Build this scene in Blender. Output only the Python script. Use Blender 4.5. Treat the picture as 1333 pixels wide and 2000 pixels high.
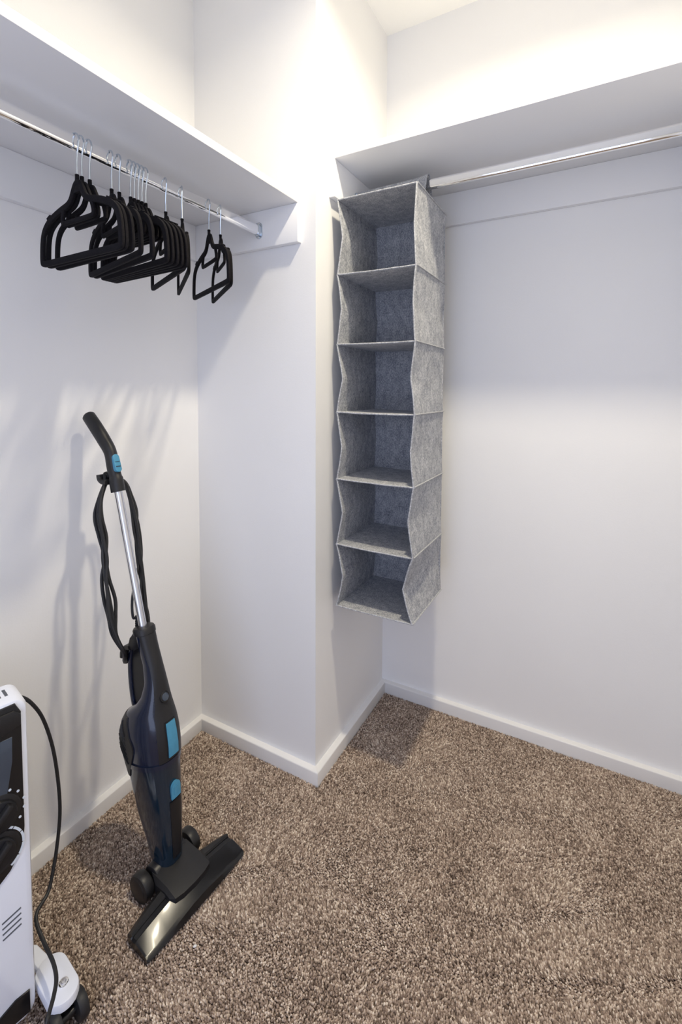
import bpy, bmesh, math, random
import numpy as np
from mathutils import Vector, Matrix

for o in list(bpy.data.objects):
    bpy.data.objects.remove(o)
random.seed(7)
SC = bpy.context.scene
COL = SC.collection

# ------------------------------------------------------------------ camera
F_PX, PX, PY = 907.53, 666.5, 811.16          # focal length and principal point in photo pixels
CAM = Vector((1.161, -1.003, 1.15))
YAW, PITCH, ROLL = -0.5054, 0.0512, 0.0034
FW = Vector((math.sin(YAW) * math.cos(PITCH), math.cos(YAW) * math.cos(PITCH), -math.sin(PITCH)))
RT0 = Vector((math.cos(YAW), -math.sin(YAW), 0))
UP0 = RT0.cross(FW)
RT = RT0 * math.cos(ROLL) + UP0 * math.sin(ROLL)
UP = -RT0 * math.sin(ROLL) + UP0 * math.cos(ROLL)
cd = bpy.data.cameras.new('camera')
cam = bpy.data.objects.new('camera', cd)
COL.objects.link(cam)
cam.matrix_world = Matrix(((RT.x, UP.x, -FW.x, CAM.x), (RT.y, UP.y, -FW.y, CAM.y), (RT.z, UP.z, -FW.z, CAM.z), (0, 0, 0, 1)))
cd.sensor_fit = 'HORIZONTAL'
cd.sensor_width = 24.0
cd.lens = F_PX / 1333 * 24.0
cd.shift_x = 0.0
cd.shift_y = (PY - 1000) / 1333
cd.clip_start = 0.02
SC.camera = cam

# ------------------------------------------------------------------ world (daylight of the room beyond the doorway)
w = bpy.data.worlds.new('world')
SC.world = w
w.use_nodes = True
bg = w.node_tree.nodes['Background']
bg.inputs[0].default_value = (0.645, 0.73, 1.0, 1)
bg.inputs[1].default_value = 2.5

# ------------------------------------------------------------------ exposure and lamp values
SC.view_settings.view_transform = 'Standard'
SC.view_settings.look = 'None'
SC.view_settings.gamma = 1.0
SC.view_settings.use_curve_mapping = False
SC.view_settings.exposure = 0.0
LAMP_POS = (0.98, -0.16)
LAMP_W = 16.2
LAMP_COL = (1.0, 0.895, 0.685)

# ------------------------------------------------------------------ sizes of the place (metres)
X1, Y1, Y2 = 0.4603, 0.1148, 0.5989           # nib corner and back wall
XR, YB, ZC = 1.50, -1.50, 2.428               # right wall, rear wall, ceiling
HB, TB = 0.0447, 0.0203                       # baseboard
DS, ZL, ZR = 0.412, 1.6765, 1.8196            # shelf depth, undersides left and right
CT, CH, ST = 0.019, 0.107, 0.019              # cleat thickness, cleat height, shelf thickness
RODX, RODZ = 0.277, 1.6195                    # left rod
RODY, RODZR = Y2 - 0.277, 1.747               # right rod


def ray(u, v):
    return FW + RT * ((u - PX) / F_PX) - UP * ((v - PY) / F_PX)


def at(u, v, ax, val):
    r = ray(u, v)
    return CAM + r * ((val - CAM[ax]) / r[ax])


# ------------------------------------------------------------------ materials
def mat(name, col, rough=0.5, metal=0.0, spec=0.5, bump=None, noise=None, coat=0.0, trans=0.0, ior=1.45, sheen=0.0):
    m = bpy.data.materials.new(name)
    m.use_nodes = True
    nt = m.node_tree
    b = nt.nodes['Principled BSDF']
    b.inputs['Base Color'].default_value = (*col, 1)
    b.inputs['Roughness'].default_value = rough
    b.inputs['Metallic'].default_value = metal
    b.inputs['Specular IOR Level'].default_value = spec
    b.inputs['Coat Weight'].default_value = coat
    b.inputs['Coat Roughness'].default_value = 0.08
    b.inputs['Transmission Weight'].default_value = trans
    b.inputs['IOR'].default_value = ior
    b.inputs['Sheen Weight'].default_value = sheen
    tc = nt.nodes.new('ShaderNodeTexCoord')
    if noise:
        sc, amt, det = noise
        n = nt.nodes.new('ShaderNodeTexNoise')
        n.inputs['Scale'].default_value = sc
        n.inputs['Detail'].default_value = det
        nt.links.new(tc.outputs['Object'], n.inputs['Vector'])
        r = nt.nodes.new('ShaderNodeMapRange')
        r.inputs[1].default_value = 0.3
        r.inputs[2].default_value = 0.7
        r.inputs[3].default_value = 1 - amt
        r.inputs[4].default_value = 1 + amt
        nt.links.new(n.outputs['Fac'], r.inputs[0])
        mx = nt.nodes.new('ShaderNodeMix')
        mx.data_type = 'RGBA'
        mx.blend_type = 'MULTIPLY'
        mx.inputs[0].default_value = 1
        mx.inputs[6].default_value = (*col, 1)
        nt.links.new(r.outputs[0], mx.inputs[7])
        nt.links.new(mx.outputs[2], b.inputs['Base Color'])
    if bump:
        sc, st, dist = bump
        n2 = nt.nodes.new('ShaderNodeTexNoise')
        n2.inputs['Scale'].default_value = sc
        n2.inputs['Detail'].default_value = 3
        nt.links.new(tc.outputs['Object'], n2.inputs['Vector'])
        bp = nt.nodes.new('ShaderNodeBump')
        bp.inputs['Strength'].default_value = st
        bp.inputs['Distance'].default_value = dist
        nt.links.new(n2.outputs['Fac'], bp.inputs['Height'])
        nt.links.new(bp.outputs[0], b.inputs['Normal'])
    return m


M = {}
M['wall'] = mat('wall_paint', (0.86, 0.855, 0.85), 0.6, bump=(220, 0.08, 0.002), noise=(3, 0.012, 2))
M['ceiling'] = mat('ceiling_paint', (0.92, 0.91, 0.88), 0.8, bump=(150, 0.05, 0.002))
M['gloss'] = mat('white_enamel', (0.82, 0.81, 0.80), 0.35, bump=(60, 0.03, 0.002))
M['board'] = mat('white_melamine', (0.85, 0.85, 0.86), 0.4, bump=(90, 0.03, 0.001))
M['chrome'] = mat('chrome', (0.96, 0.96, 0.96), 0.06, 1.0, noise=(8, 0.01, 2))
M['steel'] = mat('hook_steel', (0.62, 0.68, 0.74), 0.22, 1.0, noise=(40, 0.03, 2))
M['velvet'] = mat('black_flock', (0.0075, 0.0065, 0.0080), 0.9, spec=0.18, bump=(900, 0.3, 0.001), noise=(300, 0.35, 3), sheen=0.015)
M['alu'] = mat('brushed_aluminium', (0.72, 0.72, 0.75), 0.24, 1.0, noise=(30, 0.03, 2))
M['char'] = mat('charcoal_plastic', (0.014, 0.0135, 0.0145), 0.42, noise=(200, 0.08, 2), bump=(700, 0.05, 0.0005))
M['black'] = mat('black_plastic', (0.009, 0.009, 0.011), 0.38, noise=(200, 0.08, 2))
M['gblack'] = mat('gloss_black_plastic', (0.008, 0.008, 0.009), 0.27, coat=0.05, noise=(50, 0.05, 2))
M['navy'] = mat('navy_gloss_plastic', (0.009, 0.014, 0.034), 0.20, coat=0.5, noise=(60, 0.05, 2))
M['cup'] = mat('smoked_blue_clear_plastic', (0.007, 0.018, 0.032), 0.12, coat=0.6, trans=0.0, noise=(24, 0.15, 3))
M['teal'] = mat('light_blue_plastic', (0.070, 0.27, 0.42), 0.35, noise=(80, 0.05, 2))
M['rubber'] = mat('black_rubber', (0.014, 0.014, 0.016), 0.5, noise=(100, 0.1, 2))
M['hwhite'] = mat('white_heater_enamel', (0.78, 0.81, 0.90), 0.28, noise=(20, 0.01, 2))  # white, with a slight daylight blue put into the colour
M['hgrey'] = mat('grey_slot', (0.10, 0.11, 0.13), 0.5, noise=(90, 0.05, 2))
M['slate'] = mat('slate_blue_gloss_plastic', (0.045, 0.060, 0.085), 0.14, coat=0.4, noise=(30, 0.04, 2))
M['print'] = mat('white_print', (0.65, 0.70, 0.76), 0.5, noise=(60, 0.03, 2))
M['lint'] = mat('lint', (0.75, 0.74, 0.72), 0.9, noise=(500, 0.1, 2))


def felt_mat():
    m = bpy.data.materials.new('grey_felt')
    m.use_nodes = True
    nt = m.node_tree
    b = nt.nodes['Principled BSDF']
    b.inputs['Roughness'].default_value = 0.95
    b.inputs['Specular IOR Level'].default_value = 0.15
    b.inputs['Sheen Weight'].default_value = 0.15
    tc = nt.nodes.new('ShaderNodeTexCoord')
    mp = nt.nodes.new('ShaderNodeMapping')
    mp.inputs['Scale'].default_value = (1, 1, 0.6)
    nt.links.new(tc.outputs['Object'], mp.inputs[0])
    n1 = nt.nodes.new('ShaderNodeTexNoise')
    n1.inputs['Scale'].default_value = 290
    n1.inputs['Detail'].default_value = 4
    n1.inputs['Roughness'].default_value = 0.7
    nt.links.new(mp.outputs[0], n1.inputs['Vector'])
    n2 = nt.nodes.new('ShaderNodeTexNoise')
    n2.inputs['Scale'].default_value = 55
    n2.inputs['Detail'].default_value = 3
    nt.links.new(mp.outputs[0], n2.inputs['Vector'])
    a = nt.nodes.new('ShaderNodeMath')
    a.operation = 'MULTIPLY_ADD'
    a.inputs[1].default_value = 0.35
    nt.links.new(n2.outputs['Fac'], a.inputs[0])
    nt.links.new(n1.outputs['Fac'], a.inputs[2])
    r = nt.nodes.new('ShaderNodeValToRGB')
    cr = r.color_ramp
    cr.elements[0].position = 0.46
    cr.elements[0].color = (0.135, 0.145, 0.168, 1)
    cr.elements[1].position = 0.86
    cr.elements[1].color = (0.60, 0.60, 0.61, 1)
    e = cr.elements.new(0.64)
    e.color = (0.31, 0.322, 0.352, 1)
    nt.links.new(a.outputs[0], r.inputs[0])
    nt.links.new(r.outputs[0], b.inputs['Base Color'])
    bp = nt.nodes.new('ShaderNodeBump')
    bp.inputs['Strength'].default_value = 0.35
    bp.inputs['Distance'].default_value = 0.002
    nt.links.new(n1.outputs['Fac'], bp.inputs['Height'])
    nt.links.new(bp.outputs[0], b.inputs['Normal'])
    return m


M['felt'] = felt_mat()
M['binding'] = mat('lit_edge_binding', (0.42, 0.425, 0.44), 0.95, spec=0.15, noise=(250, 0.35, 3))  # binding and seams; lit look of the front edges put into the paler tone


def carpet_mat():
    m = bpy.data.materials.new('brown_carpet')
    m.use_nodes = True
    nt = m.node_tree
    b = nt.nodes['Principled BSDF']
    b.inputs['Roughness'].default_value = 0.95
    b.inputs['Specular IOR Level'].default_value = 0.1
    b.inputs['Sheen Weight'].default_value = 0.1
    at_ = nt.nodes.new('ShaderNodeAttribute')
    at_.attribute_name = 'tuft'
    r = nt.nodes.new('ShaderNodeValToRGB')
    cr = r.color_ramp
    cr.elements[0].position = 0.0
    cr.elements[0].color = (0.105, 0.070, 0.051, 1)
    cr.elements[1].position = 1.0
    cr.elements[1].color = (0.85, 0.74, 0.62, 1)
    e = cr.elements.new(0.5)
    e.color = (0.40, 0.303, 0.238, 1)
    e = cr.elements.new(0.8)
    e.color = (0.66, 0.545, 0.445, 1)
    nt.links.new(at_.outputs['Fac'], r.inputs[0])
    nt.links.new(r.outputs[0], b.inputs['Base Color'])
    return m


M['pile'] = carpet_mat()
M['carpet_base'] = mat('carpet_backing', (0.16, 0.115, 0.085), 0.95, spec=0.1, noise=(260, 0.5, 4), bump=(260, 0.6, 0.004))


# ------------------------------------------------------------------ mesh helpers
def empty(name, loc=(0, 0, 0), rz=0.0, parent=None):
    o = bpy.data.objects.new(name, None)
    COL.objects.link(o)
    o.empty_display_size = 0.05
    o.location = loc
    o.rotation_euler = (0, 0, rz)
    if parent:
        o.parent = parent
    return o


def tag(o, label=None, cat=None, group=None, kind=None):
    if label: o['label'] = label
    if cat: o['category'] = cat
    if group: o['group'] = group
    if kind: o['kind'] = kind
    return o


class MB:
    """collects shapes into one mesh"""
    def __init__(self):
        self.v, self.f = [], []

    def add(self, vs, fs):
        k = len(self.v)
        self.v += [tuple(p) for p in vs]
        self.f += [tuple(i + k for i in f) for f in fs]
        return self

    def box(self, x0, x1, y0, y1, z0, z1, bev=0.0, seg=2, mtx=None):
        bm = bmesh.new()
        vs = [bm.verts.new(p) for p in ((x0, y0, z0), (x1, y0, z0), (x1, y1, z0), (x0, y1, z0), (x0, y0, z1), (x1, y0, z1), (x1, y1, z1), (x0, y1, z1))]
        for f in ((0, 3, 2, 1), (4, 5, 6, 7), (0, 1, 5, 4), (1, 2, 6, 5), (2, 3, 7, 6), (3, 0, 4, 7)):
            bm.faces.new([vs[i] for i in f])
        if bev > 0:
            bmesh.ops.bevel(bm, geom=bm.edges[:], offset=bev, segments=seg, affect='EDGES', profile=0.5)
        bm.verts.index_update()
        pts = [(mtx @ p.co) if mtx else p.co for p in bm.verts]
        self.add(pts, [[p.index for p in f.verts] for f in bm.faces])
        bm.free()
        return self

    def loft(self, rings, cap0=True, cap1=True, closed=True):
        n = len(rings[0])
        vs = [p for r in rings for p in r]
        fs = []
        for i in range(len(rings) - 1):
            for j in range(n if closed else n - 1):
                j2 = (j + 1) % n
                fs.append((i * n + j, i * n + j2, (i + 1) * n + j2, (i + 1) * n + j))
        if cap0: fs.append(tuple(reversed(range(n))))
        if cap1: fs.append(tuple(range((len(rings) - 1) * n, len(rings) * n)))
        return self.add(vs, fs)

    def sweep(self, path, prof, closed=False, up=None, scales=None):
        """sweep a 2D profile [(side, up)] along a path; fixed up vector or parallel transport"""
        P = [Vector(p) for p in path]
        n = len(P)
        rings, prev = [], None
        for i in range(n):
            if closed:
                t = (P[(i + 1) % n] - P[i - 1]).normalized()
            else:
                t = (P[min(i + 1, n - 1)] - P[max(i - 1, 0)]).normalized()
            if up is not None:
                u = Vector(up)
            else:
                if prev is None:
                    u = Vector((0, 0, 1)) if abs(t.z) < 0.9 else Vector((1, 0, 0))
                else:
                    u = prev
            s = t.cross(u).normalized()
            u = s.cross(t).normalized()
            prev = u
            k = scales[i] if scales else 1.0
            m = 1.0
            if up is not None and (closed or 0 < i < n - 1):      # mitre
                a = (P[i] - P[i - 1]).normalized()
                m = 1.0 / max(0.55, a.dot(t))
            rings.append([P[i] + s * (a_ * k * m) + u * (b_ * k) for a_, b_ in prof])
        if closed:
            rings.append(rings[0])
            self.loft(rings, False, False)
        else:
            self.loft(rings)
        return self

    def tube(self, path, r, seg=10, closed=False, scales=None):
        prof = [(r * math.cos(2 * math.pi * k / seg), r * math.sin(2 * math.pi * k / seg)) for k in range(seg)]
        return self.sweep(path, prof, closed, None, scales)

    def prism(self, poly, mtx, h0, h1, bev=0.0):
        """extrude a 2D polygon (u, v) between heights h0, h1; mtx maps (u, v, h) to space"""
        bm = bmesh.new()
        a = [bm.verts.new((p[0], p[1], h0)) for p in poly]
        b = [bm.verts.new((p[0], p[1], h1)) for p in poly]
        n = len(poly)
        bm.faces.new(list(reversed(a)))
        top = bm.faces.new(b)
        for i in range(n):
            bm.faces.new((a[i], a[(i + 1) % n], b[(i + 1) % n], b[i]))
        bmesh.ops.recalc_face_normals(bm, faces=bm.faces[:])
        if bev > 0:
            bmesh.ops.bevel(bm, geom=list(top.edges), offset=bev, segments=2, affect='EDGES', profile=0.5)
        bm.verts.index_update()
        self.add([mtx @ p.co for p in bm.verts], [[p.index for p in f.verts] for f in bm.faces])
        bm.free()
        return self

    def disc(self, c, axis, r, h, seg=24, bev=0.0):
        """short cylinder centred on c along axis, with a soft rim"""
        ax = Vector(axis).normalized()
        s = ax.cross(Vector((0.3, 0.2, 0.93))).normalized()
        u = s.cross(ax).normalized()
        c = Vector(c)
        prof = [(-h / 2, r - bev), (-h / 2 + bev * 0.3, r - bev * 0.3), (-h / 2 + bev, r), (h / 2 - bev, r), (h / 2 - bev * 0.3, r - bev * 0.3), (h / 2, r - bev)] if bev else [(-h / 2, r), (h / 2, r)]
        rings = [[c + ax * a + (s * math.cos(2 * math.pi * k / seg) + u * math.sin(2 * math.pi * k / seg)) * rr for k in range(seg)] for a, rr in prof]
        return self.loft(rings)

    def build(self, name, m, parent=None, smooth=35, world=True):
        me = bpy.data.meshes.new(name)
        off = Vector((0, 0, 0))
        if parent is not None and world:
            q = parent
            while q is not None:
                off += Vector(q.location)
                q = q.parent
        me.from_pydata([tuple(Vector(p) - off) for p in self.v], [], self.f)
        bm = bmesh.new()
        bm.from_mesh(me)
        bmesh.ops.remove_doubles(bm, verts=bm.verts[:], dist=1e-6)
        bmesh.ops.recalc_face_normals(bm, faces=bm.faces[:])
        bm.to_mesh(me)
        bm.free()
        me.materials.append(M[m] if isinstance(m, str) else m)
        if smooth:
            me.polygons.foreach_set('use_smooth', [True] * len(me.polygons))
            me.set_sharp_from_angle(angle=math.radians(smooth))
        me.update()
        o = bpy.data.objects.new(name, me)
        COL.objects.link(o)
        if parent is not None:
            o.parent = parent
        return o


def spline(pts, n=8, closed=False):
    """Catmull-Rom through the points"""
    P = [Vector(p) for p in pts]
    out = []
    m = len(P)
    for i in range(m if closed else m - 1):
        if closed:
            a, b, c, d = P[i - 1], P[i], P[(i + 1) % m], P[(i + 2) % m]
        else:
            a, b, c, d = P[max(i - 1, 0)], P[i], P[i + 1], P[min(i + 2, m - 1)]
        for k in range(n):
            t = k / n
            out.append(0.5 * ((2 * b) + (c - a) * t + (2 * a - 5 * b + 4 * c - d) * t * t + (3 * b - a - 3 * c + d) * t ** 3))
    if not closed:
        out.append(P[-1])
    return out


def rrect(w, h, r, seg=3):
    """rounded rectangle profile, half sizes w, h"""
    out = []
    for cx, cy, a0 in ((w - r, h - r, 0), (-w + r, h - r, 90), (-w + r, -h + r, 180), (w - r, -h + r, 270)):
        for k in range(seg + 1):
            a = math.radians(a0 + 90 * k / seg)
            out.append((cx + r * math.cos(a), cy + r * math.sin(a)))
    return out


# ================================================================== the setting
def struct(name, mb, m, smooth=0):
    return tag(mb.build(name, m, None, smooth), kind='structure')


T = 0.09
struct('floor', MB().box(-T, XR + T, YB - T, Y2 + T, -0.06, 0.0), 'carpet_base')
struct('ceiling', MB().box(-T, XR + T, YB - T, Y2 + T, ZC, ZC + 0.06), 'ceiling')
struct('wall_left', MB().box(-T, 0, YB, Y1, 0, ZC), 'wall')
struct('wall_nib_front', MB().box(-T, X1, Y1, Y1 + T, 0, ZC), 'wall')
struct('wall_nib_side', MB().box(X1 - T, X1, Y1 + T, Y2, 0, ZC), 'wall')
struct('wall_back', MB().box(X1 - T, XR + T, Y2, Y2 + T, 0, ZC), 'wall')
struct('wall_right', MB().box(XR, XR + T, YB, Y2, 0, ZC), 'wall')
DX0, DX1, DZ = 0.50, 1.36, 2.05               # doorway behind the camera
struct('wall_rear', MB().box(-T, DX0, YB - T, YB, 0, ZC).box(DX1, XR + T, YB - T, YB, 0, ZC).box(DX0, DX1, YB - T, YB, DZ, ZC), 'wall')


def skirting(name, poly_out):
    """poly_out: plan quad (wall side a, wall side b, room side b, room side a)"""
    a, b, c, d = [Vector((*p, 0)) for p in poly_out]
    mb = MB()
    up = Vector((0, 0, 1))
    e = 0.0035
    ca, cb = d + (a - d).normalized() * e, c + (b - c).normalized() * e
    r0 = [a, d, d + up * (HB - e), d + (a - d).normalized() * e * 0.3 + up * (HB - e * 0.3), ca + up * HB, a + up * HB]
    r1 = [b, c, c + up * (HB - e), c + (b - c).normalized() * e * 0.3 + up * (HB - e * 0.3), cb + up * HB, b + up * HB]
    mb.loft([r0, r1])
    return struct(name, mb, 'gloss', 50)


skirting('baseboard_left', [(0, YB), (0, Y1), (TB, Y1 - TB), (TB, YB)])
skirting('baseboard_nib_front', [(0, Y1), (X1, Y1), (X1 + TB, Y1 - TB), (TB, Y1 - TB)])
skirting('baseboard_nib_side', [(X1, Y1), (X1, Y2), (X1 + TB, Y2 - TB), (X1 + TB, Y1 - TB)])
skirting('baseboard_back', [(X1, Y2), (XR, Y2), (XR - TB, Y2 - TB), (X1 + TB, Y2 - TB)])
skirting('baseboard_right', [(XR, YB), (XR, Y2), (XR - TB, Y2 - TB), (XR - TB, YB)])
struct('trim_1', MB().box(DX0 - 0.06, DX0, YB, YB + 0.012, 0, DZ + 0.06).box(DX1, DX1 + 0.06, YB, YB + 0.012, 0, DZ + 0.06).box(DX0, DX1, YB, YB + 0.012, DZ, DZ + 0.06), 'gloss')

# daylight enters through the doorway: a portal only guides sampling of the world light
pl = bpy.data.lights.new('doorway_portal', 'AREA')
pl.shape = 'RECTANGLE'
pl.size, pl.size_y = DX1 - DX0, DZ
pl.cycles.is_portal = True
po = bpy.data.objects.new('doorway_portal', pl)
COL.objects.link(po)
po.location = ((DX0 + DX1) / 2, YB - 0.01, DZ / 2)
po.rotation_euler = (math.radians(90), 0, 0)


# carpet pile: countless little tufts
def carpet_pile():
    rng = np.random.default_rng(3)
    sp = 0.0034
    xs = np.arange(TB, XR - TB, sp)
    ys = np.arange(YB, Y2 - TB, sp)
    gx, gy = np.meshgrid(xs, ys)
    x = gx.ravel() + rng.uniform(-.5, .5, gx.size) * sp
    y = gy.ravel() + rng.uniform(-.5, .5, gx.size) * sp
    keep = ~((x < X1 + TB + .001) & (y > Y1 - TB - .001)) & (x > TB) & (y < Y2 - TB)
    x, y = x[keep], y[keep]
    n = len(x)
    # slow field of pile lean: where feet and the vacuum have brushed it
    lean = np.zeros(n)
    ldir = np.zeros(n)
    for fx, fy, ph in ((9, 4, .3), (5, 11, 1.9), (14, 9, 4.0), (22, 17, 2.2), (31, 12, 5.1)):
        lean += np.sin(fx * x + fy * y + ph) * np.cos(fy * .7 * x - fx * .6 * y + ph * 1.7)
        ldir += np.sin(fy * x - fx * y + 2 * ph)
    ldir = ldir * 1.3 + rng.uniform(-1.1, 1.1, n)
    fld = lean
    lean = 0.0013 + 0.0008 * lean + rng.uniform(-.0008, .0012, n)
    h = 0.0065 + rng.uniform(-.0011, .0011, n)
    rad = 0.0023 + rng.uniform(-.0004, .0006, n)
    tx, ty = x + lean * np.cos(ldir), y + lean * np.sin(ldir)
    a0 = rng.uniform(0, 6.283, n)
    V = np.zeros((n, 7, 3))
    for k in range(3):
        a = a0 + k * 2.0944
        V[:, k] = np.stack([x + rad * np.cos(a), y + rad * np.sin(a), np.zeros(n)], 1)
        a = a + 0.7
        V[:, 3 + k] = np.stack([tx + rad * .95 * np.cos(a), ty + rad * .95 * np.sin(a), h * .8], 1)
    V[:, 6] = np.stack([tx + lean * .3 * np.cos(ldir), ty + lean * .3 * np.sin(ldir), h], 1)
    tri = np.array([(0, 1, 3), (1, 4, 3), (1, 2, 4), (2, 5, 4), (2, 0, 5), (0, 3, 5), (3, 4, 6), (4, 5, 6), (5, 3, 6)])
    Fc = (tri[None] + (np.arange(n) * 7)[:, None, None]).reshape(-1)
    me = bpy.data.meshes.new('carpet_pile')
    me.vertices.add(n * 7)
    me.vertices.foreach_set('co', V.ravel().astype(np.float32))
    nf = n * 9
    me.loops.add(nf * 3)
    me.loops.foreach_set('vertex_index', Fc.astype(np.int32))
    me.polygons.add(nf)
    me.polygons.foreach_set('loop_start', np.arange(nf, dtype=np.int32) * 3)
    me.polygons.foreach_set('use_smooth', np.ones(nf, dtype=bool))
    me.update(calc_edges=True)
    # each tuft its own yarn colour, loosely clumped
    c = rng.beta(2.0, 2.2, n)
    c += 0.028 * fld  # shading of the brushed patches put into the tuft colour too
    c += 0.10 * np.sin(160 * x + 3 * np.sin(90 * y)) * np.sin(150 * y + 2 * np.sin(110 * x))
    att = me.attributes.new('tuft', 'FLOAT', 'POINT')
    att.data.foreach_set('value', np.repeat(np.clip(c, 0, 1), 7).astype(np.float32))
    me.materials.append(M['pile'])
    o = bpy.data.objects.new('carpet_pile', me)
    COL.objects.link(o)
    o.parent = bpy.data.objects['floor']
    tag(o, 'short brown flecked carpet pile', kind='stuff')


carpet_pile()


# ================================================================== ceiling lamp (above the frame)
def downlight(x, y):
    t = tag(empty('downlight', (x, y, ZC)), 'round white recessed downlight in the ceiling above the carpet', 'light')
    mb = MB()
    seg = 40
    rings = []
    for r, z in ((0.058, ZC), (0.058, ZC - 0.004), (0.055, ZC - 0.006), (0.047, ZC - 0.005), (0.046, ZC - 0.0005)):
        rings.append([(x + r * math.cos(2 * math.pi * k / seg), y + r * math.sin(2 * math.pi * k / seg), z) for k in range(seg)])
    mb.loft(rings, False, False).build('trim_ring', 'gloss', t)
    m = bpy.data.materials.new('lamp_lens')
    m.use_nodes = True
    b = m.node_tree.nodes['Principled BSDF']
    b.inputs['Base Color'].default_value = (0.9, 0.88, 0.84, 1)
    b.inputs['Emission Color'].default_value = (*LAMP_COL, 1)
    b.inputs['Emission Strength'].default_value = 8
    MB().disc((x, y, ZC - 0.0015), (0, 0, 1), 0.046, 0.002, 40).build('lens', m, t)
    l = bpy.data.lights.new('downlight_lamp', 'AREA')
    l.shape = 'DISK'
    l.size = 0.09
    l.spread = math.radians(154)
    l.energy = LAMP_W
    l.color = LAMP_COL
    lo = bpy.data.objects.new('downlight_lamp', l)
    COL.objects.link(lo)
    lo.parent = t
    lo.location = (0, 0, -0.008)


downlight(*LAMP_POS)


# ================================================================== shelves and rods
t = tag(empty('closet_shelf', (0, Y1, ZL)), 'white shelf on cleats above the black hangers', 'shelf')
MB().box(0, DS, YB + .001, Y1, ZL, ZL + ST, 0.0012).build('shelf_board', 'board', t)
MB().box(0, CT, YB + .001, Y1 - CT, ZL - CH, ZL, 0.0012).build('cleat', 'board', t)
MB().box(0, DS, Y1 - CT, Y1, ZL - CH, ZL, 0.0012).build('cleat', 'board', t)

t = tag(empty('closet_shelf', (X1, Y2, ZR)), 'white shelf on cleats above the grey felt organizer', 'shelf')
MB().box(X1, XR, Y2 - DS, Y2, ZR, ZR + ST, 0.0012).build('shelf_board', 'board', t)
MB().box(X1, X1 + CT, Y2 - DS, Y2, ZR - CH, ZR, 0.0012).build('cleat', 'board', t)
MB().box(X1 + CT, XR - CT, Y2 - CT, Y2, ZR - CH, ZR, 0.0012).build('cleat', 'board', t)
MB().box(XR - CT, XR, Y2 - DS, Y2, ZR - CH, ZR, 0.0012).build('cleat', 'board', t)


def stadium(w, h, seg=16):
    """upright oval outline: half width w, half height h"""
    out = []
    for k in range(seg + 1):
        a = math.pi * k / seg
        out.append((w * math.cos(a), (h - w) + w * math.sin(a)))
    out += [(-w, (h - w) * .96), (-w, -(h - w) * .96)]
    for k in range(seg + 1):
        a = math.pi + math.pi * k / seg
        out.append((w * math.cos(a), -(h - w) + w * math.sin(a)))
    out += [(w, -(h - w) * .96), (w, (h - w) * .96)]
    return out


def rod(p0, p1, label):
    p0, p1 = Vector(p0), Vector(p1)
    d = (p1 - p0).normalized()
    t = tag(empty('hanging_rod', p0), label, 'rod')
    MB().sweep([p0 + d * .004, p1 - d * .004], stadium(0.0075, 0.0148), up=(0, 0, 1)).build('rod', 'chrome', t)
    for p, s in ((p0, 1), (p1, -1)):
        b = MB()
        b.sweep([p + d * s * .0003, p + d * s * .0035], stadium(0.0115, 0.0235), up=(0, 0, 1))
        b.sweep([p + d * s * .003, p + d * s * .014], stadium(0.0095, 0.0172), up=(0, 0, 1))
        e = b.build('end_bracket', 'steel', t)
        for k in (-1, 1):
            MB().disc(p + d * s * .0042 + Vector((0, 0, k * .0200)), d, 0.0026, 0.0016, 12).build('screw', 'chrome', e)
    return t


rod((RODX, Y1 - CT, RODZ), (RODX, YB + .001, RODZ), 'oval chrome hanging rod carrying the black hangers')
rod((X1 + CT, RODY, RODZR), (XR - CT, RODY, RODZR), 'oval chrome hanging rod carrying the grey felt organizer')


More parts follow.
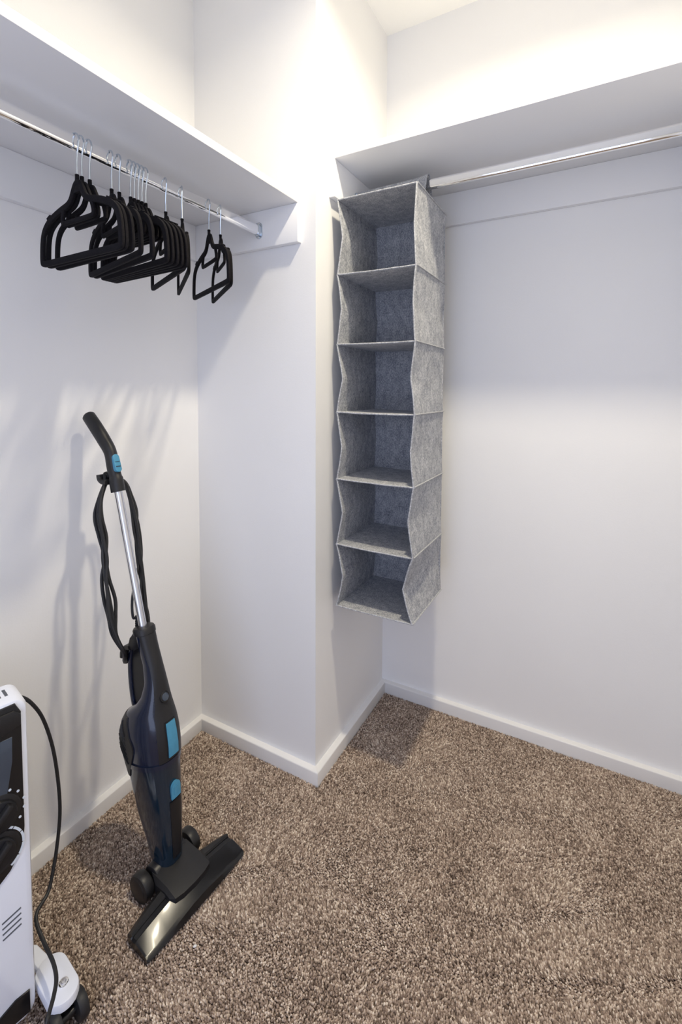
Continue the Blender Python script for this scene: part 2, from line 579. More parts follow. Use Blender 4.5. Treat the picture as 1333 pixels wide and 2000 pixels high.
# ================================================================== hangers
def make_hanger():
    """origin at the rod centre line; local x runs along the hanger, z up"""
    t = empty('clothes_hanger')
    n0 = 1.5555 - RODZ                                        # top of the neck below the rod centre
    # wire hook: stem, front bulge, over the rod, down behind
    R = 0.0172
    X0 = 0.008                                                 # the stem hangs a little in front of the rod's middle
    path = [(X0, 0, n0 - .012), (X0, 0, n0 + .012), (X0 + .0003, 0, n0 + .026), (X0 + .002, 0, n0 + .038), (0.0135, 0, -.0135)]
    for k in range(0, 10):
        a = math.radians(-22 + k * 24)
        path.append((R * math.cos(a), 0, R * math.sin(a)))
    hk = MB().tube(spline(path, 4), 0.0016, 8)
    hk.disc((path[-1][0], 0, path[-1][2]), (0, 0, 1), 0.0022, 0.004, 8, 0.0008)
    hk.build('hook', 'steel', t, world=False)
    # neck and frame
    sw = 0.0078
    half = [(0.006, -.014), (0.0155, -.027), (0.024, -.040), (0.036, -.0475), (0.060, -.0530), (0.085, -.0600), (0.108, -.0700), (0.123, -.0830), (0.1305, -.100), (0.1335, -.122), (0.1340, -.141), (0.1300, -.1475)]
    outer = [(x, 0, z) for x, z in half]
    outer += [(x, 0, -.1487) for x in (0.110, 0.06, 0.0, -0.06, -0.110)]
    outer += [(-x, 0, z) for x, z in reversed(half)]
    outer = [(x * .955 + X0 + .002, y, z + n0) for x, y, z in outer]
    fr = MB()
    fr.sweep(spline(outer, 3, True), rrect(sw * .78, 0.0030, 0.0014, 2), closed=True, up=(0, 1, 0))
    neck = [(.0030, .0030, .001), (.0034, .0030, -.006), (.0062, .0029, -.016), (.0120, .0028, -.030)]
    fr.loft([[(X0 + a, b, n0 + dz) for a, b in rrect(w_, h_, .0012, 2)] for w_, h_, dz in neck])
    fr.disc((X0, 0, n0 + .0015), (0, 0, 1), 0.0038, 0.0045, 14, 0.001)
    for s in (-1, 1):                                          # strap notches: small proud steps on the shoulders
        fr.sweep([(X0 + s * .092, 0, n0 - .0575), (X0 + s * .103, 0, n0 - .0625)], rrect(.0032, .0029, .001, 2), up=(0, 1, 0))
    body = fr.build('frame', 'velvet', t, world=False)
    tb = MB()
    tie = [(-.044, 0, n0 - .051), (-.0500, 0, n0 - .068), (-.050, 0, n0 - .0765), (-.044, 0, n0 - .0800), (0, 0, n0 - .0805), (.044, 0, n0 - .0800), (.050, 0, n0 - .0765), (.0500, 0, n0 - .068), (.044, 0, n0 - .051)]
    tb.sweep(spline([(x + X0, y, z) for x, y, z in tie], 3), rrect(.0042, .0028, .0012, 2), up=(0, 1, 0))
    tb.build('tie_bar', 'velvet', t, world=False)
    return t


def copy_thing(src):
    c = src.copy()
    COL.objects.link(c)
    for ch in src.children:
        k = ch.copy()
        COL.objects.link(k)
        k.parent = c
    return c


ORD = ['nearest', 'second', 'third', 'fourth', 'fifth', 'sixth', 'seventh', 'eighth', 'ninth', 'tenth', 'eleventh', 'twelfth', 'thirteenth', 'fourteenth']
HANG = [(-.068, -36), (-.111, -26), (-.196, -37), (-.246, -25), (-.303, -4), (-.3125, -5), (-.3217, -6), (-.331, -7), (-.340, -8), (-.366, -11), (-.383, -14), (-.431, -3), (-.447, -2), (-.4565, -1.2)]
proto = make_hanger()
for i, (hy, a) in enumerate(HANG):
    h = proto if i == 0 else copy_thing(proto)
    h.location = (RODX, hy, RODZ - 0.0003)
    h.rotation_euler = (0, 0, math.radians(a))
    lab = 'black velvet hanger hanging %s to the chrome end bracket of its rod' % ORD[i] if i == 0 else 'black velvet hanger, %s along the rod counting from its end bracket' % ORD[i]
    tag(h, lab, 'hanger', 'black velvet hangers on the rod')


# ================================================================== felt hanging organizer
def organizer():
    xa, xb, ya, yb = 0.4875, 0.7300, 0.188, 0.450
    Z = [1.700, 1.487, 1.286, 1.088, 0.890, 0.694, 0.508]
    t = tag(empty('hanging_organizer', ((xa + xb) / 2, (ya + yb) / 2, Z[-1])), 'tall grey felt hanging organizer with six open compartments on the rod', 'organizer')
    TH = 0.0035
    rnd = random.Random(5)
    # horizontal panels, a little sagged and uneven
    def panel(name, z, sag, dzl=0.0, dzr=0.0):
        nx, ny = 8, 8
        top, bot = [], []
        for j in range(ny + 1):
            for i in range(nx + 1):
                u, v = i / nx, j / ny
                zz = z - sag * math.sin(math.pi * u) * (0.6 + .4 * math.sin(math.pi * v)) + dzl * (1 - u) + dzr * u + rnd.uniform(-.0004, .0004)
                p = (xa + (xb - xa) * u, ya + (yb - ya) * v, zz)
                top.append((p[0], p[1], p[2] + TH / 2))
                bot.append((p[0], p[1], p[2] - TH / 2))
        mb = MB()
        n = nx + 1
        fs = []
        k = len(top)
        for j in range(ny):
            for i in range(nx):
                a = j * n + i
                fs.append((a, a + 1, a + n + 1, a + n))
                fs.append((k + a, k + a + n, k + a + n + 1, k + a + 1))
        for i in range(nx):
            fs.append((i, k + i, k + i + 1, i + 1))
            a = ny * n + i
            fs.append((a, a + 1, k + a + 1, k + a))
        for j in range(ny):
            a = j * n
            fs.append((a, a + n, k + a + n, k + a))
            a = j * n + nx
            fs.append((a, k + a, k + a + n, a + n))
        mb.add(top + bot, fs)
        o = mb.build(name, 'felt', t, 60)
        ed = MB().tube([(xa + (xb - xa) * i / nx, ya - .0005, Vector(top[i]).z - TH / 2) for i in range(nx + 1)], 0.0024, 8)
        ed.build('edge_binding', 'binding', o)
        return o
    panel('top_panel', Z[0], 0.0)
    for k in range(1, 6):
        panel('shelf', Z[k], 0.0025, 0.0015, -.001)
    panel('bottom_panel', Z[6], 0.001)
    # back
    MB().box(xa + .002, xb - .002, yb - TH, yb, Z[6], Z[0], 0.0008).build('back_panel', 'felt', t)
    # sides: soft panels pinched inwards halfway up every compartment
    bowL = [.021, .019, .021, .021, .024, .029]
    bowR = [.007, .010, .011, .012, .018, .037]
    for sx, x0, bow in ((1, xa, bowL), (-1, xb, bowR)):
        nz, ny = 12, 10
        rows = []
        for c in range(6):
            for k in range(nz + (1 if c == 5 else 0)):
                tt = k / nz
                z = Z[c] + (Z[c + 1] - Z[c]) * tt
                pin = 1 - abs(2 * tt - 1)
                soft = math.sin(math.pi * tt)
                row = []
                for j in range(ny + 1):
                    v = j / ny
                    amp = bow[c] * ((1 - v) ** 1.4 * .8 + .20 * math.sin(math.pi * v))
                    back = 0.008 * math.exp(-((v - 1) / .16) ** 2)
                    wr = 0.0022 * math.sin(9 * v + 2.3 * c) * math.sin(2 * math.pi * tt + c) * math.sin(math.pi * tt)
                    dx = amp * (.88 * pin + .12 * soft) + wr + back * pin * .8
                    row.append(Vector((x0 + sx * dx, ya + (yb - ya) * v, z)))
                rows.append(row)
        mb = MB()
        n = ny + 1
        outv = [p for r in rows for p in r]
        inv = [p + Vector((sx * TH, 0, 0)) for p in outv]
        k0 = len(outv)
        fs = []
        m = len(rows)
        for i in range(m - 1):
            for j in range(ny):
                a = i * n + j
                fs.append((a, a + 1, a + n + 1, a + n))
                fs.append((k0 + a, k0 + a + n, k0 + a + n + 1, k0 + a + 1))
            a = i * n
            fs.append((a, a + n, k0 + a + n, k0 + a))
            a = i * n + ny
            fs.append((a, k0 + a, k0 + a + n, a + n))
        for j in range(ny):
            fs.append((j, k0 + j, k0 + j + 1, j + 1))
            a = (m - 1) * n + j
            fs.append((a, a + 1, k0 + a + 1, k0 + a))
        mb.add(outv + inv, fs)
        o = mb.build('side_panel', 'felt', t, 60)
        MB().tube([r[0] + Vector((sx * TH / 2, -.0005, 0)) for r in rows], 0.0024, 8).build('edge_binding', 'binding', o)
        for c in range(7):                                     # stitched seams where the shelves meet the side
            MB().tube([rows[min(c * nz, m - 1)][j] + Vector((-sx * .0008, 0, 0)) for j in range(0, ny + 1)], 0.0022, 6).build('seam', 'binding', o)
    # flap wrapped over the rod
    mb = MB()
    path = [(.292, Z[0] + .002), (.296, 1.720), (.3065, 1.742), (.3100, 1.757), (.3155, 1.7665), (RODY, 1.7695), (.3290, 1.7665), (.3345, 1.757), (.3380, 1.742), (.348, 1.720), (.352, Z[0] + .002)]
    sp = spline([(0, a, b) for a, b in path], 4)
    rings = []
    for x, fl in ((.497, 0.0), (.53, .0), (.60, .001), (.67, .002), (.700, .004), (.716, .0075)):
        o_, i_ = [], []
        for q in sp:
            d = Vector((0, q.y - RODY, q.z - 1.735))
            d.normalize()
            o_.append(Vector((x, q.y, q.z)) + d * (fl + .0015))
            i_.append(Vector((x, q.y, q.z)) + d * (fl - .0010))
        rings.append(o_ + list(reversed(i_)))
    mb.loft(rings).build('hanging_flap', 'felt', t, 60)


organizer()


# ================================================================== stick vacuum
def vacuum():
    YV = -0.29
    t = tag(empty('stick_vacuum', (0.33, YV, 0)), 'black and navy stick vacuum cleaner leaning against the left wall', 'vacuum')
    B, Tp = Vector((0.322, YV, 0.075)), Vector((0.238, YV, 0.578))
    u = (Tp - B).normalized()
    n = Vector((u.z, 0, -u.x))
    s = Vector((0, 1, 0))
    k_ = 1.0 / u.z

    def ax(z):
        return B + u * ((z - B.z) * k_)

    # stations: z, centre offset along n, half depth, half width
    ST_ = [(.050, -.020, .026, .024), (.062, -.021, .034, .030), (.110, -.021, .0415, .034), (.177, -.025, .056, .040), (.222, -.025, .060, .0435), (.264, -.025, .064, .0465), (.300, -.027, .071, .049), (.332, -.0285, .0765, .050),
           (.360, -.0275, .0755, .050), (.385, -.0215, .068, .047), (.405, -.0145, .056, .044), (.420, .000, .040, .038), (.440, .009, .030, .030), (.470, .015, .0235, .0225), (.510, .012, .0215, .0190), (.550, .004, .0205, .0195), (.588, -.001, .0195, .0205)]

    def stat(z):
        for a, b in zip(ST_, ST_[1:]):
            if a[0] <= z <= b[0]:
                f = (z - a[0]) / (b[0] - a[0])
                return [a[i] + (b[i] - a[i]) * f for i in range(1, 4)]
        return list((ST_[0] if z < ST_[0][0] else ST_[-1])[1:])

    def surf(z, ang, off=0.0):
        """point on the body: ang 0 = front, negative towards -y"""
        c, b, a = stat(z)
        ca, sa = math.cos(ang), math.sin(ang)
        e = 2 / 2.4
        rx = (b + off) * math.copysign(abs(ca) ** e, ca)
        ry = (a + off) * math.copysign(abs(sa) ** e, sa)
        return ax(z) + n * (c + rx) + s * ry

    def ring(z, off=0.0, seg=40):
        return [surf(z, 2 * math.pi * k / seg, off) for k in range(seg)]

    def zs(a, b, m):
        return [a + (b - a) * i / m for i in range(m + 1)]

    def patch(z0, z1, a0, a1, o0, o1, m=14, q=12, shape=None):
        """raised skin piece over the body between two angles (degrees)"""
        mb = MB()
        rings = []
        for z in zs(z0, z1, m):
            f = (z - z0) / (z1 - z0)
            A0, A1 = (a0, a1) if shape is None else shape(f)
            out = [surf(z, math.radians(A0 + (A1 - A0) * i / q), o1) for i in range(q + 1)]
            inn = [surf(z, math.radians(A1 - (A1 - A0) * i / q), o0) for i in range(q + 1)]
            rings.append(out + inn)
        mb.loft(rings)
        return mb

    # dust cup, housing
    MB().loft([ring(z) for z in zs(.062, .298, 14)]).build('dust_cup', 'cup', t, 50)
    MB().loft([ring(z, -.001) for z in zs(.292, .588, 34)]).build('motor_housing', 'navy', t, 50)
    MB().loft([ring(z, .0016) for z in (.289, .291, .298, .300)]).build('cup_rim', 'navy', t, 50)
    # charcoal front shell and rear shell with louvres
    def front(f):
        w = 34 if f < .42 else 34 + (f - .42) / .58 * 46
        return (-w, w)
    fc = patch(.302, .586, -34, 34, -.003, .0022, 26, 14, front).build('front_shell', 'char', t, 40)
    patch(.075, .206, -17, 17, -.003, .0018, 12, 10).build('nose_strip', 'black', t, 40)

    def rear(f):
        w = 88 + 70 * abs(f - .5) ** 1.6
        return (w, 360 - w)
    rs = patch(.268, .400, 105, 255, -.003, .0020, 16, 24, rear).build('rear_shell', 'char', t, 40)
    lv = MB()
    for k in range(7):
        z0 = .330 + k * .0100
        pts = [surf(z0 - .030 * i / 5, math.radians(-126 + 24 * i / 5), .0018) for i in range(6)]
        lv.tube(pts, 0.0022, 6)
    lv.build('louvre', 'black', rs)
    # rear strut of the carry handle
    def P(nn, z, yy=0.0):
        return ax(z) + n * nn + s * yy
    st = spline([P(-.060, .372), P(-.072, .405), P(-.073, .455), P(-.066, .505), P(-.050, .553), P(-.026, .580), P(-.006, .586)], 6)
    MB().sweep(st, rrect(.0060, .0060, .004, 3), up=(0, 1, 0)).build('carry_handle', 'navy', t, 50)
    inner = [(-.066, .385), (-.071, .405), (-.072, .455), (-.065, .505), (-.049, .552), (-.012, .578), (0.0, .55), (.004, .50), (.004, .45), (-.004, .41), (-.02, .385)]
    MB().loft([[P(a, b, yy) for a, b in inner] for yy in (-.001, .005)]).build('grip_web', 'black', t, 40)
    MB().loft([[P(a, b, yy) for a, b in ((-.052, .545), (-.040, .568), (-.018, .585), (.004, .588), (.004, .555), (-.030, .540))] for yy in (-.013, -.011, .011, .013)]).build('handle_bridge', 'char', t, 40)
    MB().loft([ring(z, o) for z, o in ((.578, .001), (.580, .0035), (.590, .0035), (.594, .001), (.595, -.006))]).build('collar', 'char', t, 40)
    # buttons
    pb = MB()
    c = surf(.437, 0, .0026)
    nn = (n * .96 + Vector((0, 0, .28))).normalized()
    pb.disc(c, nn, 0.0125, 0.005, 28, 0.0014)
    o = pb.build('power_button', 'gblack', t, 40)
    MB().disc(c + nn * .0028, nn, 0.0085, 0.002, 24, 0.0006).build('button_cap', 'slate', o, 40)

    def slid(f):
        return (-11 + 1.0 * f, 11 - 1.0 * f)
    patch(.309, .383, -11, 11, .000, .0050, 16, 8, slid).build('release_slider', 'teal', t, 40)
    patch(.306, .386, -13, 13, .000, .0030, 16, 8).build('slider_frame', 'black', t, 40)

    def oval(f):
        w = 11.5 * math.sqrt(max(.02, 1 - (max(0, f - .55) / .45) ** 2))
        return (-w, w)
    ob = patch(.212, .248, -11, 11, .000, .0058, 12, 10, oval).build('cup_button', 'teal', t, 40)
    patch(.221, .237, -5, 5, .000, .0068, 6, 6).build('button_grip', 'teal', ob, 40)
    # pipe, upper handle
    p0, p1 = Vector((0.236, YV, 0.575)), Vector((0.148, YV, 0.918))
    MB().tube([p0 + (p1 - p0) * i / 6 for i in range(7)], 0.0090, 20).build('tube', 'alu', t)
    d = (p1 - p0).normalized()
    hp = spline([p1 - d * .012, p1 + d * .02, (.134, YV, .962), (.124, YV, 1.0), (.100, YV, 1.029), (.066, YV, 1.063), (.039, YV, 1.088)], 6)
    sc = []
    for i, q in enumerate(hp):
        f = i / (len(hp) - 1)
        sc.append(1.06 if f < .18 else (0.94 if f < .5 else 0.94 + .10 * math.sin((f - .5) * math.pi * 1.6)))
    sc[-1] = .80
    h = MB()
    hp2 = hp + [hp[-1] + (hp[-1] - hp[-2]).normalized() * .004]
    sc2 = sc + [.45]
    h.sweep(hp2, [(0.0160 * math.cos(2 * math.pi * k / 20), 0.0150 * math.sin(2 * math.pi * k / 20)) for k in range(20)], up=(0, 1, 0), scales=sc2)
    hd = h.build('handle', 'char', t, 45)
    # blue thumb switch on the front of the handle
    f0 = Vector((.1565, YV, .955))
    f1 = Vector((.1420, YV, .997))
    dd = (f1 - f0).normalized()
    nf = Vector((dd.z, 0, -dd.x))
    mt = Matrix(((0, dd.x, nf.x, f0.x), (1, 0, 0, YV), (0, dd.z, nf.z, f0.z), (0, 0, 0, 1)))
    L = (f1 - f0).length
    ov = [(.0085 * math.cos(a), L / 2 + (L / 2 - .0085) * (1 if math.sin(a) > 0 else -1) * (1 if abs(math.sin(a)) > 1e-6 else 0) + .0085 * math.sin(a)) for a in [math.radians(x) for x in range(5, 365, 15)]]
    sw = MB().prism(ov, mt, -.010, .0015, .001).build('power_switch', 'teal', t, 40)
    MB().box(-.0060, .0060, L * .28, L * .33, .001, .0028, 0, 1, mt).box(-.0060, .0060, L * .55, L * .58, .001, .0024, 0, 1, mt).build('switch_ridge', 'slate', sw)
    # cord hooks
    hc = p1 + d * .012
    MB().sweep(spline([hc + Vector((-.012, 0, 0)), hc + Vector((-.030, 0, .000)), hc + Vector((-.040, 0, .006)), hc + Vector((-.042, 0, .016))], 5), rrect(.006, .022, .004, 3), up=(0, 1, 0)).build('cord_hook', 'char', t, 45)
    lh = P(-.046, .545)
    MB().sweep(spline([lh, lh + Vector((-.020, 0, -.006)), lh + Vector((-.028, 0, -.018)), lh + Vector((-.029, 0, -.032))], 5), rrect(.005, .016, .003, 3), up=(0, 1, 0)).build('cord_hook', 'char', t, 45)

    # power cord: one long flex wound between the two hooks; strands wander apart and meet
    def xback(z):                                              # the cord hangs just behind the tube
        return .118 + (.913 - z) * .235
    left = [(206, 942), (194, 975), (192, 1010), (199, 1050), (203, 1090), (205, 1130), (211, 1170), (216, 1205), (224, 1240), (243, 1275)]
    right = [(242, 940), (254, 968), (262, 1000), (266, 1035), (270, 1075), (275, 1120), (280, 1160), (285, 1200), (289, 1232), (286, 1262)]

    def lift(uv, dx=0.0):
        # a point of the cord at the depth just behind the tube, found by its sight line
        z = .75
        for _ in range(6):
            p = at(uv[0], uv[1], 0, xback(z) + dx)
            z = p.z
        return p
    offs = [  # sideways wander of each strand, pixels, for left and right runs
        ([0, -1, -7, -5, 1, -6, -8, -4, -4, 0], [0, 0, 2, 6, 6, 0, -1, 4, 1, 0]),
        ([2, 4, 7, 9, 4, 8, 14, 10, 3, 0], [1, 3, 5, 0, -3, -2, 2, -2, 0, 0]),
        ([1, 1, 0, 2, -2, 1, 3, 4, 0, 1], [-2, -2, -4, -4, 0, 2, -4, 0, 0, 0]),
        ([-1, 3, 3, 2, 6, 3, 0, -2, 2, -1], [0, -1, 0, 2, 3, 4, 3, 2, 1, 0])]
    mb = MB()
    for q, (ol, orr) in enumerate(offs):
        dx = (q - 1.5) * .006
        Lp = [lift((a + o_, b), dx) for (a, b), o_ in zip(left, ol)]
        Rp = [lift((a + o_, b), dx) for (a, b), o_ in zip(right, orr)]
        topc = hc + Vector((-.024 - .005 * q, 0, .012 + .002 * q))
        botc = P(-.078, .515) + Vector((-.004 * (q % 2), 0, -.005 * q))
        loop = Lp + [botc] + list(reversed(Rp)) + [topc]
        mb.tube(spline(loop, 5, True), 0.0041, 8, closed=True)
    mb.build('power_cord', 'rubber', t)
    a_, b_ = at(259, 1165, 0, .185), P(-.022, .600)
    tail = spline([lift((272, 1100), 0), a_, at(260, 1205, 0, .20), b_ + Vector((0, 0, .014)), b_ - Vector((0, 0, .012))], 6)
    MB().tube(tail, 0.0033, 8).build('cord_tail', 'rubber', t)
    sr = MB()
    for k in range(5):
        sr.disc(b_ + Vector((-.0005 * k, 0, .0055 * k - .006)), (0, 0, 1), .0058 - .0004 * k, .0036, 14, .0008)
    sr.build('strain_relief', 'black', t, 40)

    # floor head, turned a few degrees on its swivel
    HR = Matrix.Translation(Vector((.34, YV, 0))) @ Matrix.Rotation(math.radians(-4.5), 4, 'Z') @ Matrix.Translation(Vector((-.34, -YV, 0)))

    def hbuild(mb, name, m, par, sm):
        mb.v = [tuple(HR @ Vector(p)) for p in mb.v]
        return mb.build(name, m, par, sm)
    hw = .133
    rings = []
    for q in (-1, -.97, -.80, -.60, -.40, -.15, .15, .40, .60, .80, .97, 1):
        y = YV + hw * q
        e = abs(q)
        tz = .051 - .021 * e ** 1.25
        bx = .337 + .012 * e ** 2
        sh = .003 if e == 1 else 0.0
        xf = .4200 - .003 * e ** 2
        rings.append([Vector((bx + sh, y, .008)), Vector((xf - sh, y, .008)), Vector((xf + .002 - sh, y, .012)), Vector((xf - .002, y, max(.016, tz - .021))), Vector((xf - .008, y, max(.0185, tz - .0165))), Vector((xf - .040, y, tz - .002 - sh)), Vector((xf - .043, y, tz - .0045 - sh)), Vector((xf - .054, y, tz - .0045 - sh)), Vector((bx + .012, y, tz - .002 - sh)), Vector((bx + .002, y, tz - .012))])
    hbuild(MB().loft(rings), 'floor_head', 'gblack', t, 24)
    hbuild(MB().box(.348, .412, YV - hw + .004, YV + hw - .004, .003, .0095, .002), 'bumper_sole', 'rubber', t, 35)

    # matt top plate that carries the neck
    def pl_(y, xa_, xb_, za, zb):
        return [Vector((xa_, y, .028)), Vector((xb_, y, .034)), Vector((xb_, y, zb)), Vector((xa_ * .35 + xb_ * .65, y, za * .35 + zb * .65 + .004)), Vector((xa_, y, za))]
    hbuild(MB().loft([pl_(YV - .053, .330, .380, .047, .046), pl_(YV - .047, .308, .392, .060, .049), pl_(YV - .028, .296, .398, .066, .0505), pl_(YV, .293, .400, .067, .051), pl_(YV + .028, .296, .398, .066, .0505), pl_(YV + .047, .308, .392, .060, .049), pl_(YV + .053, .330, .380, .047, .046)]), 'neck_plate', 'char', t, 26)
    # matt bars along the rear of both wings
    for sg in (-1, 1):
        rr = []
        for q in (.40, .62, .82, .985):
            y = YV + sg * hw * q
            tz = .051 - .021 * q ** 1.25
            bx = .337 + .012 * q ** 2
            rr.append([Vector((bx - .002, y, tz - .016)), Vector((.3665 - .003 * q, y, tz - .003)), Vector((.3640 - .003 * q, y, tz + .0012)), Vector((bx + .010, y, tz + .0012)), Vector((bx - .002, y, tz - .008))])
        hbuild(MB().loft(rr), 'wing_cover', 'char', t, 26)
    # swivel neck
    MB().loft([[ax(z) + n * (c_ + bb * math.cos(2 * math.pi * k / 24)) + s * (aa * math.sin(2 * math.pi * k / 24)) for k in range(24)] for z, c_, bb, aa in ((.042, -.018, .020, .022), (.055, -.019, .024, .024), (.066, -.020, .026, .025))]).build('swivel_neck', 'black', t, 40)
    MB().disc((.302, YV, .045), (0, 1, 0), .024, .088, 28, .004).build('swivel_joint', 'black', t, 40)
    for sg in (-1, 1):
        c = HR @ Vector((.296, YV + sg * .064, .0340))
        wl = MB().disc(c, (0, 1, 0), .030, .024, 32, .005).build('wheel', 'char', t, 40)
        MB().disc(c + Vector((0, sg * .0118, 0)), (0, 1, 0), .021, .002, 28, .0008).build('hub_cap', 'black', wl, 40)
        MB().disc(c - Vector((0, sg * .022, 0)), (0, 1, 0), .012, .028, 18).build('axle', 'black', t, 40)


vacuum()


# ================================================================== oil heater at the left edge
def heater():
    A = math.radians(11.9)
    e1 = Vector((math.sin(A), math.cos(A), 0))                 # along the panel, away from the camera
    n = Vector((math.cos(A), -math.sin(A), 0))                 # out of the panel
    E = Vector((0.306, -0.582, 0))                             # far front edge of the panel
    HW = .125
    C = E - e1 * HW
    t = tag(empty('oil_heater', (C.x - n.x * .12, C.y - n.y * .12, 0)), 'white column oil heater with a glossy black control panel', 'heater')
    Z0, Z1 = .034, .622
    UPV = Vector((0, 0, 1))

    def mt(depth=0.0):
        o = C + n * depth
        return Matrix(((e1.x, 0, n.x, o.x), (e1.y, 0, n.y, o.y), (0, 1, 0, 0), (0, 0, 0, 1)))

    def pp(u, v, depth=0.0):
        """photo pixel on the panel face -> (along, height)"""
        r = ray(u, v)
        o = C + n * depth
        k = (o - CAM).dot(n) / r.dot(n)
        p = CAM + r * k
        return ((p - o).dot(e1), p.z)

    # housing with soft corners: front face, chamfer strip, sides
    prof = []
    for (w_, r_), d_ in (((HW, .021), -.060), ((HW, .021), -.010), ((HW - .003, .019), -.003), ((HW - .010, .014), .0)):
        k = HW - w_
        pr = rrect(w_, (Z1 - Z0) / 2 - k, r_, 6)
        m_ = mt(d_)
        prof.append([m_ @ Vector((a, b + (Z0 + Z1) / 2, 0)) for a, b in pr])
    MB().loft(prof).build('control_housing', 'hwhite', t, 30)
    # top vents
    tv = MB()
    for k in range(7):
        a = HW - .0250 - k * .010
        tv.box(a - .0022, a + .0022, -.045, -.022, Z1 - .003, Z1 + .0006, 0, 1, Matrix(((e1.x, n.x, 0, C.x), (e1.y, n.y, 0, C.y), (0, 0, 1, 0), (0, 0, 0, 1))))
    tv.build('top_vent', 'hgrey', t)
    # black glossy panel
    pts = [pp(29, 1374), pp(43, 1386), pp(47, 1500), pp(48, 1610), pp(46, 1632), pp(38, 1662), pp(20, 1698), pp(2, 1722)]
    r0 = pts[-1]
    half = pts + [(r0[0] - .022, r0[1] - .018), (r0[0] - .050, r0[1] - .028)]
    half = [(min(a, HW - .011), b) for a, b in half]
    poly = half + [(-a, b) for a, b in reversed(half)]
    pn = MB().prism(poly, mt(0), -.004, .004, .0015).build('control_panel', 'gblack', t, 30)
    # raised brow along the top of the panel and smoky display
    bw = [pp(0, 1416), pp(20, 1400), pp(42, 1388)]
    b2 = [(HW - .022, .606), (HW - .0125, .598), (HW - .0125, .578), (HW - .05, .568), (0, .562)]
    MB().prism(b2 + [(-a, b) for a, b in reversed(b2[:-1])], mt(0), .003, .0075, .002).build('panel_brow', 'char', pn, 30)
    a0 = HW - .036
    dsp = [(a0 + .011, .562), (a0 + .010, .520), (a0 + .002, .470), (a0 - .012, .430), (a0 - .03, .415), (0, .410)]
    MB().prism(dsp + [(-a, b) for a, b in reversed(dsp[:-1])], mt(0), .003, .0052, .0008).build('display_window', 'slate', pn, 30)
    # two dials with printed scale
    for cu, cv, rr in ((-6, 1592, .034), (-10, 1668, .036)):
        ca, cz = pp(cu, cv)
        base = MB().prism([(ca + rr * math.cos(2 * math.pi * k / 40), cz + rr * math.sin(2 * math.pi * k / 40)) for k in range(40)], mt(0), .003, .0065, .0015).build('dial', 'char', pn, 30)
        kn = [(ca + rr * .78 * math.cos(2 * math.pi * k / 40), cz + rr * .78 * math.sin(2 * math.pi * k / 40)) for k in range(40)]
        MB().prism(kn, mt(0), .006, .013, .003).build('knob', 'black', base, 30)
        g = Matrix.Translation(Vector((ca, cz, 0))) @ Matrix.Rotation(math.radians(48), 4, 'Z')
        MB().box(-rr * .70, rr * .70, -.0055, .0055, .012, .023, .003, 2, mt(0) @ g).build('grip', 'char', base, 40)
        mk = MB()
        if rr < .035:
            for a in (62, 40, 12, -12, -36):
                q = math.radians(a)
                mk.prism([(ca + rr * 1.14 * math.cos(q) + .0022 * math.cos(x), cz + rr * 1.14 * math.sin(q) + .0022 * math.sin(x)) for x in [math.pi * 2 * j / 12 for j in range(12)]], mt(0), .0035, .0046)
        else:
            for s0, s1 in ((-58, -36), (-33, -8), (-5, 22), (25, 48), (51, 80)):
                arc = [math.radians(s0 + (s1 - s0) * j / 8) for j in range(9)]
                mk.prism([(ca + rr * 1.16 * math.cos(q), cz + rr * 1.16 * math.sin(q)) for q in arc] + [(ca + rr * 1.06 * math.cos(q), cz + rr * 1.06 * math.sin(q)) for q in reversed(arc)], mt(0), .0035, .0046)
        mk.build('dial_scale', 'print', base, 0)
    # slanting vent slits
    for k in range(4):
        a = pp(4 + k * .6, 1806 + k * 10.5)
        b = pp(41 + k * .3, 1772 + k * 10.5)
        dx, dz = b[0] - a[0], b[1] - a[1]
        L = math.hypot(dx, dz)
        ox, oz = -dz / L * .0013, dx / L * .0013
        MB().prism([(a[0] - ox, a[1] - oz), (b[0] - ox, b[1] - oz), (b[0] + ox, b[1] + oz), (a[0] + ox, a[1] + oz)], mt(0), -.002, .0006).build('vent_slit', 'hgrey', t, 0)
    # lower black kick plate with a slanting top
    kp = [pp(67, 1990), pp(67, 1932), pp(63, 1926), pp(30, 1953), pp(0, 1988)]
    kp = [(min(a, HW - .011), b) for a, b in kp]
    kp = [(kp[0][0], Z0 + .012)] + kp[1:] + [(kp[-1][0] - .03, Z0 + .012)]
    MB().prism(kp, mt(0), -.003, .003, .001).build('kick_plate', 'gblack', t, 30)
    # oil fins behind the control housing
    for k in range(4):
        d_ = -.078 - k * .042
        rr = []
        for w_, dd in ((HW - .030, -.011), (HW - .018, -.008), (HW - .015, 0), (HW - .018, .008), (HW - .030, .011)):
            m_ = mt(d_ + dd)
            rr.append([m_ @ Vector((a, b + .345, 0)) for a, b in rrect(w_, .255 - (HW - .015 - w_), .035, 6)])
        MB().loft(rr).build('oil_fin', 'hwhite', t, 30)
    for zz in (.14, .56):
        p = C + UPV * zz
        MB().tube([p - n * .03, p - n * .215], .019, 16).build('oil_tube', 'hwhite', t, 40)
    # foot: white bracket reaching out past the panel, twin castor beneath its end
    for sg in (1, -1):
        pa, pb = (Vector((.292, -.549, 0)), Vector((.340, -.556, 0)))
        if sg < 0:
            sh = -e1 * .30
            pa, pb = pa + sh, pb + sh
        dx = (pb - pa).normalized()
        sy = Vector((-dx.y, dx.x, 0))
        m_ = Matrix(((dx.x, sy.x, 0, pa.x), (dx.y, sy.y, 0, pa.y), (0, 0, 1, 0), (0, 0, 0, 1)))
        L = (pb - pa).length
        out = [(L / 2 + a, b) for a, b in rrect(L / 2 + .026, .0265, .0262, 7)]
        ft = MB().prism(out, m_, .052, .068, .004).build('foot', 'hwhite', t, 30)
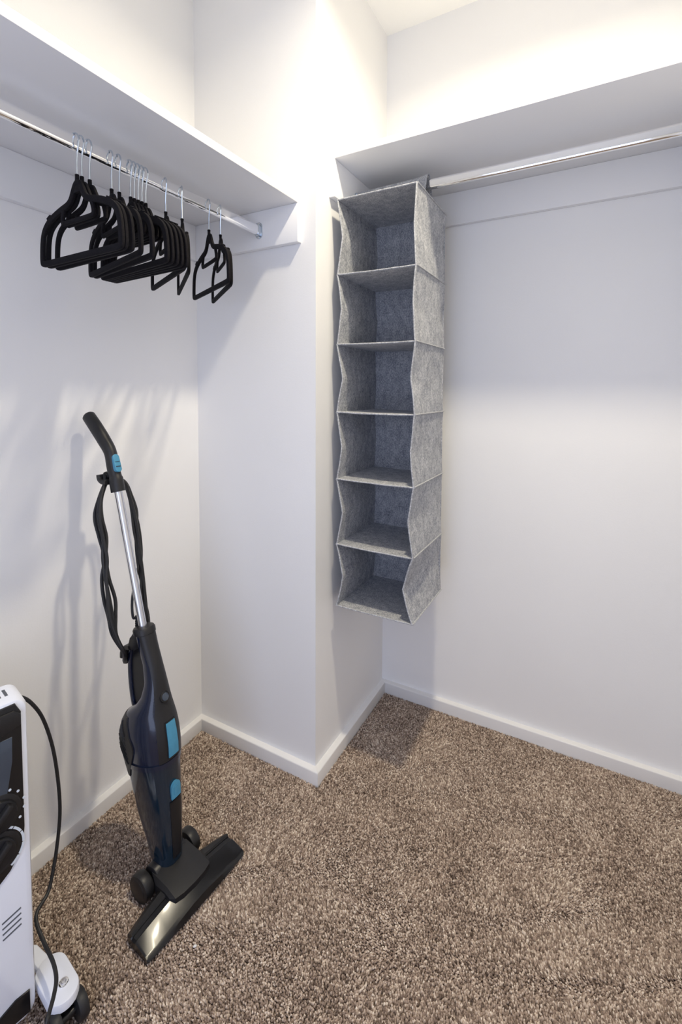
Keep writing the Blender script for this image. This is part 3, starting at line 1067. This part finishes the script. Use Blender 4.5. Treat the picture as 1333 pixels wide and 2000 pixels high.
        MB().sweep([m_ @ Vector((.005, 0, .058)), m_ @ Vector((-.06, -.012 * sg, .060)), m_ @ Vector((-.10, -.055 * sg, .075))], rrect(.012, .006, .003, 3), up=(0, 0, 1)).build('foot_arm', 'hwhite', t, 40)
        bc = m_ @ Vector((L - .006, .004, .0685))
        MB().disc(bc, UPV, .0085, .003, 20, .001).build('bolt', 'chrome', ft, 40)
        MB().disc(bc + UPV * .002, UPV, .0050, .004, 6, .0006).build('bolt_head', 'alu', ft, 30)
        cc = m_ @ Vector((L + .004, 0, .0))
        for w_ in (-1, 1):
            c = cc + sy * (w_ * .021) + Vector((0, 0, .0295))
            MB().disc(c + dx * .014, sy, .0240, .018, 28, .004).build('castor_wheel', 'rubber', t, 40)
        MB().disc(cc + Vector((0, 0, .042)), UPV, .013, .026, 20, .002).build('castor_stem', 'black', t, 40)
        MB().disc(cc + dx * .014 + Vector((0, 0, .0295)), sy, .0065, .045, 14).build('castor_axle', 'black', t, 40)
    # power cord
    cp = [at(20, 1362, 0, .19), at(42, 1362, 0, .195), at(62, 1374, 0, .20), at(84, 1404, 0, .20), at(103, 1460, 0, .20), at(114, 1530, 0, .20), at(117, 1590, 0, .20), at(111, 1655, 0, .205), at(102, 1710, 0, .215), at(93, 1745, 0, .225), at(73, 1780, 0, .235), at(72, 1805, 0, .25), at(88, 1845, 0, .285), at(104, 1880, 0, .325), at(110, 1912, 0, .352), at(105, 1945, 0, .372), at(97, 1975, 0, .385), at(88, 2010, 0, .395)]
    end = cp[-1]
    cp += [Vector((end.x + .002, end.y - .03, .030)), Vector((end.x - .01, end.y - .10, .013)), Vector((end.x - .05, end.y - .20, .013))]
    MB().tube(spline(cp, 5), .0034, 10).build('power_cord', 'rubber', t)


heater()

# small white fleck of lint lying on the carpet
lp = at(381, 1849, 2, .008)
lm = MB()
rl = random.Random(2)
rings = []
for i in range(5):
    f = i / 4
    r = .0035 * math.sin(math.pi * (.12 + .76 * f))
    rings.append([(lp.x + (f - .5) * .006 + r * .4 * math.cos(a), lp.y + r * math.cos(a) * 1.0 + rl.uniform(-.0004, .0004), .0095 + r * .6 * math.sin(a)) for a in [2 * math.pi * k / 8 for k in range(8)]])
tag(lm.loft(rings).build('lint_fleck', 'lint', None, 60), 'tiny white lint fleck lying on carpet beside the vacuum head', 'lint')
